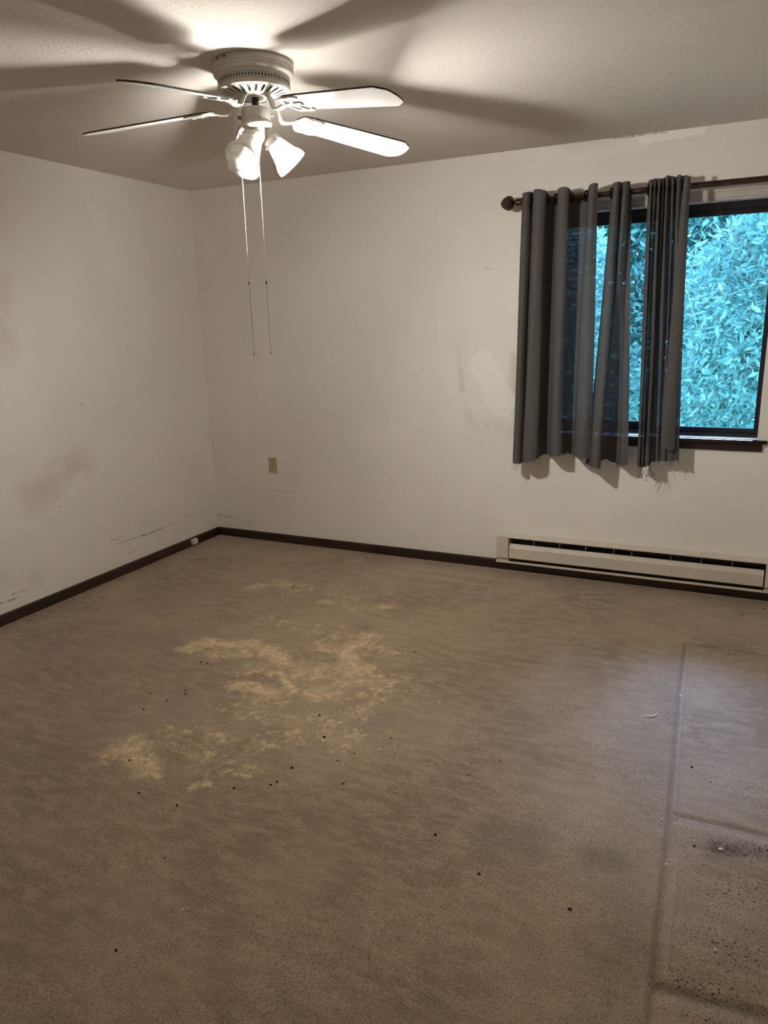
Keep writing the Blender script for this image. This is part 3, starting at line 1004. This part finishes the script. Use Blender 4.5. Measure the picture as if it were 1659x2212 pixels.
def sheet(bm, P, sub, rows, seed, ease=None, sway=.004):
    rr = random.Random(seed)
    cur = catmull(P, sub)
    ph = [rr.uniform(0, 6.28) for _ in range(6)]
    grid = []
    n = len(cur)
    for k in range(rows + 1):
        s = k / rows
        row = []
        for i, c in enumerate(cur):
            e = s if ease is None else ease(s, i / (n - 1))
            x = c[0] + (c[3] - c[0]) * e
            y = c[1] + (c[4] - c[1]) * s
            z = c[2] + (c[5] - c[2]) * s
            w = math.sin(PI * s)
            x += sway * w * math.sin(3.1 * s + ph[0] + i * .25)
            y += sway * w * math.sin(4.3 * s + ph[1] + i * .4)
            if k == 0:
                z += .0012 * math.sin(i * 1.7 + ph[2])
            if k == rows:
                z += .003 * math.sin(i * .9 + ph[3]) + rr.uniform(-.0015, .0015)
            row.append(bm.verts.new((x, y, z)))
        grid.append(row)
    for a, c in zip(grid, grid[1:]):
        for i in range(n - 1):
            f = bm.faces.new((a[i], a[i + 1], c[i + 1], c[i]))
            f.smooth = True
    return cur

def curtain(name, label, P, rings, threads, seed, flap=None):
    root = thing(name, label, 'curtain', (P[len(P) // 2][0], -.1, 2.2), 'grey curtains on the rod')
    ox, oy, oz = root.location
    inv = Matrix.Translation((-ox, -oy, -oz))
    b = bm_new()
    sheet(b, P, 6, 44, seed)
    bmesh.ops.transform(b, matrix=inv, verts=b.verts)
    cl = obj('cloth', b, mat_curtain, root, fix=False)
    if flap:
        b = bm_new()
        sheet(b, flap, 8, 44, seed + 1, ease=lambda s, u: (1 - u) * (0.55 * s ** .45 + .45 * s) + u * s, sway=.002)
        bmesh.ops.transform(b, matrix=inv, verts=b.verts)
        obj('folded_edge', b, mat_curtain, root, fix=False)
    for (x, y, yaw) in rings:                            # eyelets that the rod runs through
        b = bm_new()
        M = inv @ Matrix.Translation((x, RY + y, RZ)) @ Matrix.Rotation(R(yaw), 4, 'Z') @ Matrix.Rotation(PI / 2, 4, 'Y')
        lathe(b, [(.0205, -.0022), (.0225, -.0035), (.0275, -.0030), (.0290, 0), (.0275, .0030), (.0225, .0035), (.0205, .0022), (.0205, -.0022)], 32, M)
        obj('eyelet', b, mat_ring, root)
    rr = random.Random(seed + 9)
    for (x, y, z, ln, cnt, spread) in threads:
        for _ in range(cnt):
            b = bm_new()
            px, py, pz = x + rr.uniform(-spread, spread), y + rr.uniform(-.006, .006), z + rr.uniform(.002, .008)
            L = ln * rr.uniform(.5, 1.15)
            dx = rr.uniform(-.4, .4)
            pts = []
            for q in range(6):
                tt = q / 5
                pts.append((px + dx * L * tt + rr.uniform(-.0022, .0022) * (q > 0), py + rr.uniform(-.002, .002), pz - L * tt))
            tube(b, pts, .0007, 4)
            if L > .04 and rr.random() < .6:
                sphere(b, pts[-1], .0032, 1)
            bmesh.ops.transform(b, matrix=inv, verts=b.verts)
            obj('loose_thread', b, mat_thread, root)
    return root

curtain('curtain', 'widest grey linen curtain panel, beside the ribbed rod finial, light showing through its folds', PA,
        [(2.392, 0, 35), (2.488, 0, 12), (2.532, 0, -15), (2.614, 0, 15), (2.693, 0, -25)],
        [(2.345, -.115, .708, .045, 7, .014), (2.425, -.13, .726, .022, 9, .035), (2.48, -.11, .745, .035, 5, .015), (2.60, -.11, .773, .010, 6, .05), (2.74, -.135, .765, .02, 10, .03)], 11)
curtain('curtain', 'narrow grey linen curtain panel of two rolls, alone in the middle of the visible rod', PB,
        [(2.825, 0, -20), (2.868, 0, 10), (2.908, 0, 20)],
        [(2.745, -.08, .722, .016, 9, .012), (2.925, -.09, .722, .016, 5, .012), (2.83, -.12, .712, .012, 4, .01)], 23)
curtain('curtain', 'tightly pleated grey linen curtain panel with a folded edge, in front of the window middle', PC,
        [(3.005, 0, -10), (3.030, 0, 5), (3.048, 0, -5), (3.072, 0, 5), (3.088, 0, -5), (3.11, 0, 5), (3.135, 0, -5), (3.168, 0, 8)],
        [(3.05, -.13, .730, .055, 5, .012), (3.10, -.12, .742, .085, 8, .014), (3.13, -.11, .758, .03, 6, .015), (3.19, -.10, .762, .03, 8, .02), (3.235, -.105, .773, .03, 5, .008)], 37, PF)

# ------------------------------------------------------------------ baseboard heater
HX0, HX1 = 2.214, 3.79
heat = thing('baseboard_heater', 'long cream electric baseboard heater on the wall under the window', 'heater', ((HX0 + HX1) / 2, 0, .06))
hc = (HX0 + HX1) / 2
def hx(x): return x - hc
def hz(p): return [(y, z - .06) for y, z in p]
b = bm_new()
prism_x(b, hz([(0, .240), (-.062, .2315), (-.066, .2300), (-.066, .2255), (-.062, .2240), (-.058, .2280), (0, .2340)]), hx(HX0), hx(HX1))
obj('top_cover', b, mat_cream, heat)
b = bm_new()
prism_x(b, hz([(-.0005, .234), (-.004, .234), (-.004, .05), (-.0005, .05)]), hx(HX0 + .01), hx(HX1 - .01))
obj('back_plate', b, mat_fin, heat)
for x0, x1 in ((HX0 + .002, 2.291), (3.718, HX1 - .002)):
    b = bm_new()
    prism_x(b, hz([(-.002, .232), (-.060, .2265), (-.0635, .2245), (-.0635, .094), (-.050, .080), (-.050, .070), (-.002, .070)]), hx(x0), hx(x1))
    obj('end_cap', b, mat_cream, heat)
b = bm_new()
prism_x(b, hz([(-.040, .1835), (-.044, .1830), (-.066, .1600), (-.066, .0960), (-.062, .0930), (-.0600, .0960), (-.0625, .099), (-.0625, .1575), (-.042, .1790), (-.040, .1790)]), hx(2.297), hx(3.710))
obj('front_cover', b, mat_cream, heat)
b = bm_new()
prism_x(b, hz([(-.057, .0615), (-.060, .0745), (-.066, .0765), (-.067, .0635), (-.064, .0600)]), hx(HX0), hx(HX1))
obj('lower_rail', b, mat_cream, heat)
b = bm_new()
x = 2.31
while x < 3.70:
    box(b, (hx(x), -.040, .105 - .06), (hx(x) + .0012, -.006, .190 - .06))
    x += .0085
tube(b, [(hx(2.295), -.022, .085), (hx(3.714), -.022, .085)], .008, 10)
obj('heating_element', b, mat_fin, heat)
for x in (2.443, 2.602, 2.757, 2.917, 3.019, 3.232, 3.392, 3.550):
    b = bm_new()
    box(b, (hx(x), -.046, .166 - .06), (hx(x) + .0035, -.004, .2285 - .06))
    obj('divider', b, mat_div, heat)

# ------------------------------------------------------------------ wall outlet, phone jack
oc = (.5365, 0, .5695)
out = thing('wall_outlet', 'almond duplex electrical outlet low on the wall under the fan', 'outlet', oc)
b = bm_new(); box(b, (-.0335, -.0055, -.0555), (.0335, 0, .0555)); bevel_all(b, .0025, 2)
obj('cover_plate', b, mat_outlet, out)
for zc in (.0195, -.0195):
    b = bm_new()
    pts = []
    for k in range(24):
        a = 2 * PI * k / 24
        pts.append((max(-.0145, min(.0145, .0172 * math.cos(a))), .0140 * math.sin(a)))
    prism_z(b, pts, 0, .0022)
    bmesh.ops.transform(b, matrix=Matrix.Translation((0, -.0050, zc)) @ Matrix.Rotation(PI / 2, 4, 'X'), verts=b.verts)
    rc = obj('receptacle', b, mat_outlet, out)
    b = bm_new()
    box(b, (-.0075, -.0076, zc + .0005), (-.0050, -.0062, zc + .0095))
    box(b, (.0050, -.0076, zc + .0015), (.0073, -.0062, zc + .0090))
    m = Matrix.Translation((0, -.0062, zc - .0065)) @ Matrix.Rotation(PI / 2, 4, 'X')
    lathe(b, [(.0001, .0014), (.0031, .0014), (.0031, 0)], 12, m)
    obj('slots', b, mat_slot, rc)
b = bm_new(); sphere(b, (0, -.0058, 0), .0030, 2, (1, .4, 1))
obj('screw', b, mat_outlet, out)

jack = thing('phone_jack', 'small white telephone jack box on the dark baseboard near the corner', 'phone jack', (.012, -.312, .034))
b = bm_new(); box(b, (0, -.026, -.019), (.024, .026, .019)); bevel_all(b, .003, 2)
obj('housing', b, mat_jack, jack)
b = bm_new(); box(b, (.006, -.0267, -.010), (.016, -.0255, .000))
obj('socket', b, mat_slot, jack)

# ------------------------------------------------------------------ bits lying on the carpet
crumbs = [[1.926, -2.714], [2.162, -2.471], [2.152, -2.492], [2.31, -2.209], [2.33, -2.21], [1.901, -1.84], [2.039, -1.655], [2.165, -2.379], [2.296, -2.273], [2.413, -2.063],
          [2.762, -2.172], [1.187, -1.62], [1.333, -1.814], [1.301, -1.816], [1.414, -2.066], [1.434, -2.089], [1.293, -2.148], [1.401, -2.169], [1.364, -2.269], [2.194, -1.325],
          [1.495, -.589], [1.085, -1.096], [.243, -1.71], [.237, -1.509], [.304, -1.505], [.186, -1.356], [3.53, -1.886], [3.498, -2.241], [3.466, -1.819], [3.724, -.13],
          [3.294, -.279], [3.623, -.267], [2.072, -2.024], [2.207, -1.955], [2.045, -2.561], [2.18, -3.241], [2.06, -2.926], [1.585, -2.577], [2.946, -2.61], [2.769, -2.505],
          [2.379, -2.389], [3.06, -.144], [2.337, -.19], [.336, -.03], [2.172, -2.158], [2.033, -2.448], [1.758, -2.713], [3.209, -2.636], [2.837, -2.042]]
lump = []
for k in range(4):
    b = bm_new()
    vs = sphere(b, (0, 0, 0), 1.0, 2)
    rr = random.Random(k + 50)
    for v in vs:
        v.co *= rr.uniform(.75, 1.2)
    me = bpy.data.meshes.new('dirt_crumb')
    bmesh.ops.recalc_face_normals(b, faces=b.faces)
    b.to_mesh(me); b.free()
    me.materials.append(mat_crumb)
    lump.append(me)
def carpet_z(x, y):
    i = np.argmin(np.abs(xs - x)); j = np.argmin(np.abs(ys - y))
    return float(hgt.reshape(ny_, nx_)[j, i])
rr = random.Random(5)
for x, y in crumbs:
    o = bpy.data.objects.new('dirt_crumb', lump[rr.randrange(4)])
    C.objects.link(o)
    s = rr.uniform(.0022, .0046)
    o.scale = (s * rr.uniform(.8, 1.6), s, s * .6)
    o.rotation_euler = (0, 0, rr.uniform(0, 6.28))
    o.location = (x, y, carpet_z(x, y) + s * .5)
    tag(o, 'tiny dark crumb of dirt lying on the beige carpet', 'crumb', 'dark crumbs scattered on the carpet')
scraps = [[1.244, -1.769], [1.364, -1.731], [1.165, -2.099], [1.555, -1.97], [.85, -.979], [.705, -1.382], [2.404, -2.146], [3.429, -2.348], [3.398, -2.148], [2.246, -3.061],
          [1.178, -.925], [2.485, -1.736], [2.275, -.453], [3.391, -1.295], [3.568, -2.618]]
sm = []
for k in range(3):
    b = bm_new()
    box(b, (-1, -.6, -.25), (1, .6, .25))
    rr2 = random.Random(k + 80)
    for v in b.verts:
        v.co += Vector((rr2.uniform(-.4, .4), rr2.uniform(-.3, .3), rr2.uniform(-.1, .1)))
    bevel_all(b, .12, 1)
    me = bpy.data.meshes.new('paper_scrap')
    b.to_mesh(me); b.free()
    me.materials.append(mat_scrap)
    sm.append(me)
for x, y in scraps:
    o = bpy.data.objects.new('paper_scrap', sm[rr.randrange(3)])
    C.objects.link(o)
    s = rr.uniform(.003, .0052)
    o.scale = (s, s, s)
    o.rotation_euler = (0, 0, rr.uniform(0, 6.28))
    o.location = (x, y, carpet_z(x, y) + s * .35)
    tag(o, 'tiny pale scrap of lint or paper lying on the beige carpet', 'scrap', 'pale scraps scattered on the carpet')
b = bm_new()
tube(b, catmull([(-.024, -.014, .001), (-.004, -.010, .002), (.012, .002, .003), (.016, .022, .002)], 6), .0042, 8, taper=.5)
o = obj('lint_curl', b, mat_scrap); o.location = (3.300, -1.515, carpet_z(3.3, -1.515) + .001)
tag(o, 'curled pale strand of lint on the bluish daylight patch of carpet', 'lint')
b = bm_new()
n = 40
tube(b, [(.042 * math.cos(2 * PI * k / n * .97), .030 * math.sin(2 * PI * k / n * .97) + .004 * math.sin(6 * PI * k / n), .001) for k in range(n)], .0018, 6)
o = obj('rubber_band', b, mat_band); o.location = (.276, -.551, carpet_z(.276, -.551) + .001)
tag(o, 'thin tan rubber band lying on the carpet near the phone jack', 'rubber band')
b = bm_new()
vs = sphere(b, (0, 0, 0), 1.0, 2)
for v in vs: v.co *= random.uniform(.8, 1.15)
o = obj('pebble', b, mat_scrap); o.scale = (.008, .006, .004); o.location = (3.57, -2.227, carpet_z(3.57, -2.227) + .003)
tag(o, 'small whitish pebble on the brown dirt stain in the carpet', 'pebble')

# ------------------------------------------------------------------ outside: leafy trees close to the window
def crown_mesh(name, n, c, rad, size, seed):
    rg = np.random.RandomState(seed)
    d = rg.normal(size=(n, 3)); d /= np.linalg.norm(d, axis=1)[:, None]
    r = rg.uniform(.45, 1, n) ** .5
    lum = 1 + .16 * np.sin(d[:, 0] * 7 + seed) * np.cos(d[:, 2] * 6 + seed)
    pos = np.array(c) + d * (r * lum)[:, None] * np.array(rad)
    # leaf axis: droops outward; sprays of leaves share a direction
    ax = d * .5 + rg.normal(size=(n, 3)) * .75 + np.array([0, -.25, -.35])
    ax /= np.linalg.norm(ax, axis=1)[:, None]
    nr = rg.normal(size=(n, 3)) * .7 + np.array([0, -.5, .8])
    sd = np.cross(ax, nr); sd /= np.linalg.norm(sd, axis=1)[:, None]
    up = np.cross(sd, ax)
    L = size * rg.uniform(.55, 1.25, n)[:, None]
    W = L * rg.uniform(.12, .21, n)[:, None]
    v = [pos, pos + ax * L * .35 + sd * W - up * W * .25, pos + ax * L * .35 - sd * W - up * W * .25,
         pos + ax * L * .72 + sd * W * .72 - up * (W * .25 + L * .03), pos + ax * L * .72 - sd * W * .72 - up * (W * .25 + L * .03),
         pos + ax * L - up * L * .10, pos + ax * L * .38, pos + ax * L * .74 - up * L * .03]
    co = np.stack(v, 1).reshape(-1, 3)
    o = np.arange(n)[:, None] * 8
    tr = np.array([[0, 1, 6], [0, 6, 2], [1, 3, 7], [1, 7, 6], [6, 7, 4], [6, 4, 2], [3, 5, 7], [7, 5, 4]])
    f = (o[:, :, None] + tr[None]).reshape(-1, 3)
    me = grid_mesh(name, co, f)
    return me

def tree(label, c, rad, n, size, seed, mat, base=-2.9):
    root = thing('leafy_tree', label, 'tree', (c[0], c[1], base), 'trees outside the window')
    off = np.array([c[0], c[1], base])
    cl = np.array(c) - off
    me = crown_mesh('crown', n, cl, rad, size, seed)
    me.materials.append(mat)
    cr = bpy.data.objects.new('crown', me)
    C.objects.link(cr)
    cr.parent = root
    b = bm_new()
    rr = random.Random(seed)
    tube(b, catmull([(0, 0, 0), (.05, .03, cl[2] * .4), (-.03, .02, cl[2] * .8), (.02, 0, cl[2] + rad[2] * .5)], 5), .09, 10, taper=.3)
    obj('trunk', b, mat_bark, root)
    for _ in range(40):
        b = bm_new()
        p = Vector((rr.uniform(-.85, .85) * rad[0], -rr.uniform(.55, .98) * rad[1], cl[2] + rr.uniform(-.8, .8) * rad[2]))
        d = Vector((rr.uniform(-.5, 1), rr.uniform(-.3, .0), rr.uniform(.1, .8))).normalized() * rr.uniform(.3, .8)
        tube(b, [p, p + d * .5 + Vector((0, 0, .03)), p + d], .005, 5, taper=.35)
        obj('branch', b, mat_twig if rr.random() < .5 else mat_bark, root)
tree('dense leafy green tree seen in the gap between the two wider curtains', (1.50, 2.5, 1.15), (1.10, .8, 1.68), 44000, .076, 4, mat_leaf)
tree('bright leafy green tree filling the open pane of the window', (4.02, 2.4, 1.15), (1.10, .8, 1.68), 44000, .076, 9, mat_leaf_b)
tree('leafy green tree further back between its two neighbours', (3.0, 4.6, 1.6), (2.4, .9, 2.0), 85000, .125, 15, mat_leaf)
b = bm_new(); box(b, (-12, .6, -3.0), (18, 30, -2.9))
struct(obj('ground', b, mat_ground))
b = bm_new(); box(b, (-1, .16, 2.62), (5.5, .85, 2.75))  # unseen overhang added to cut off the high sky
struct(obj('unseen_sky_blocker', b, mat_sky_blocker))
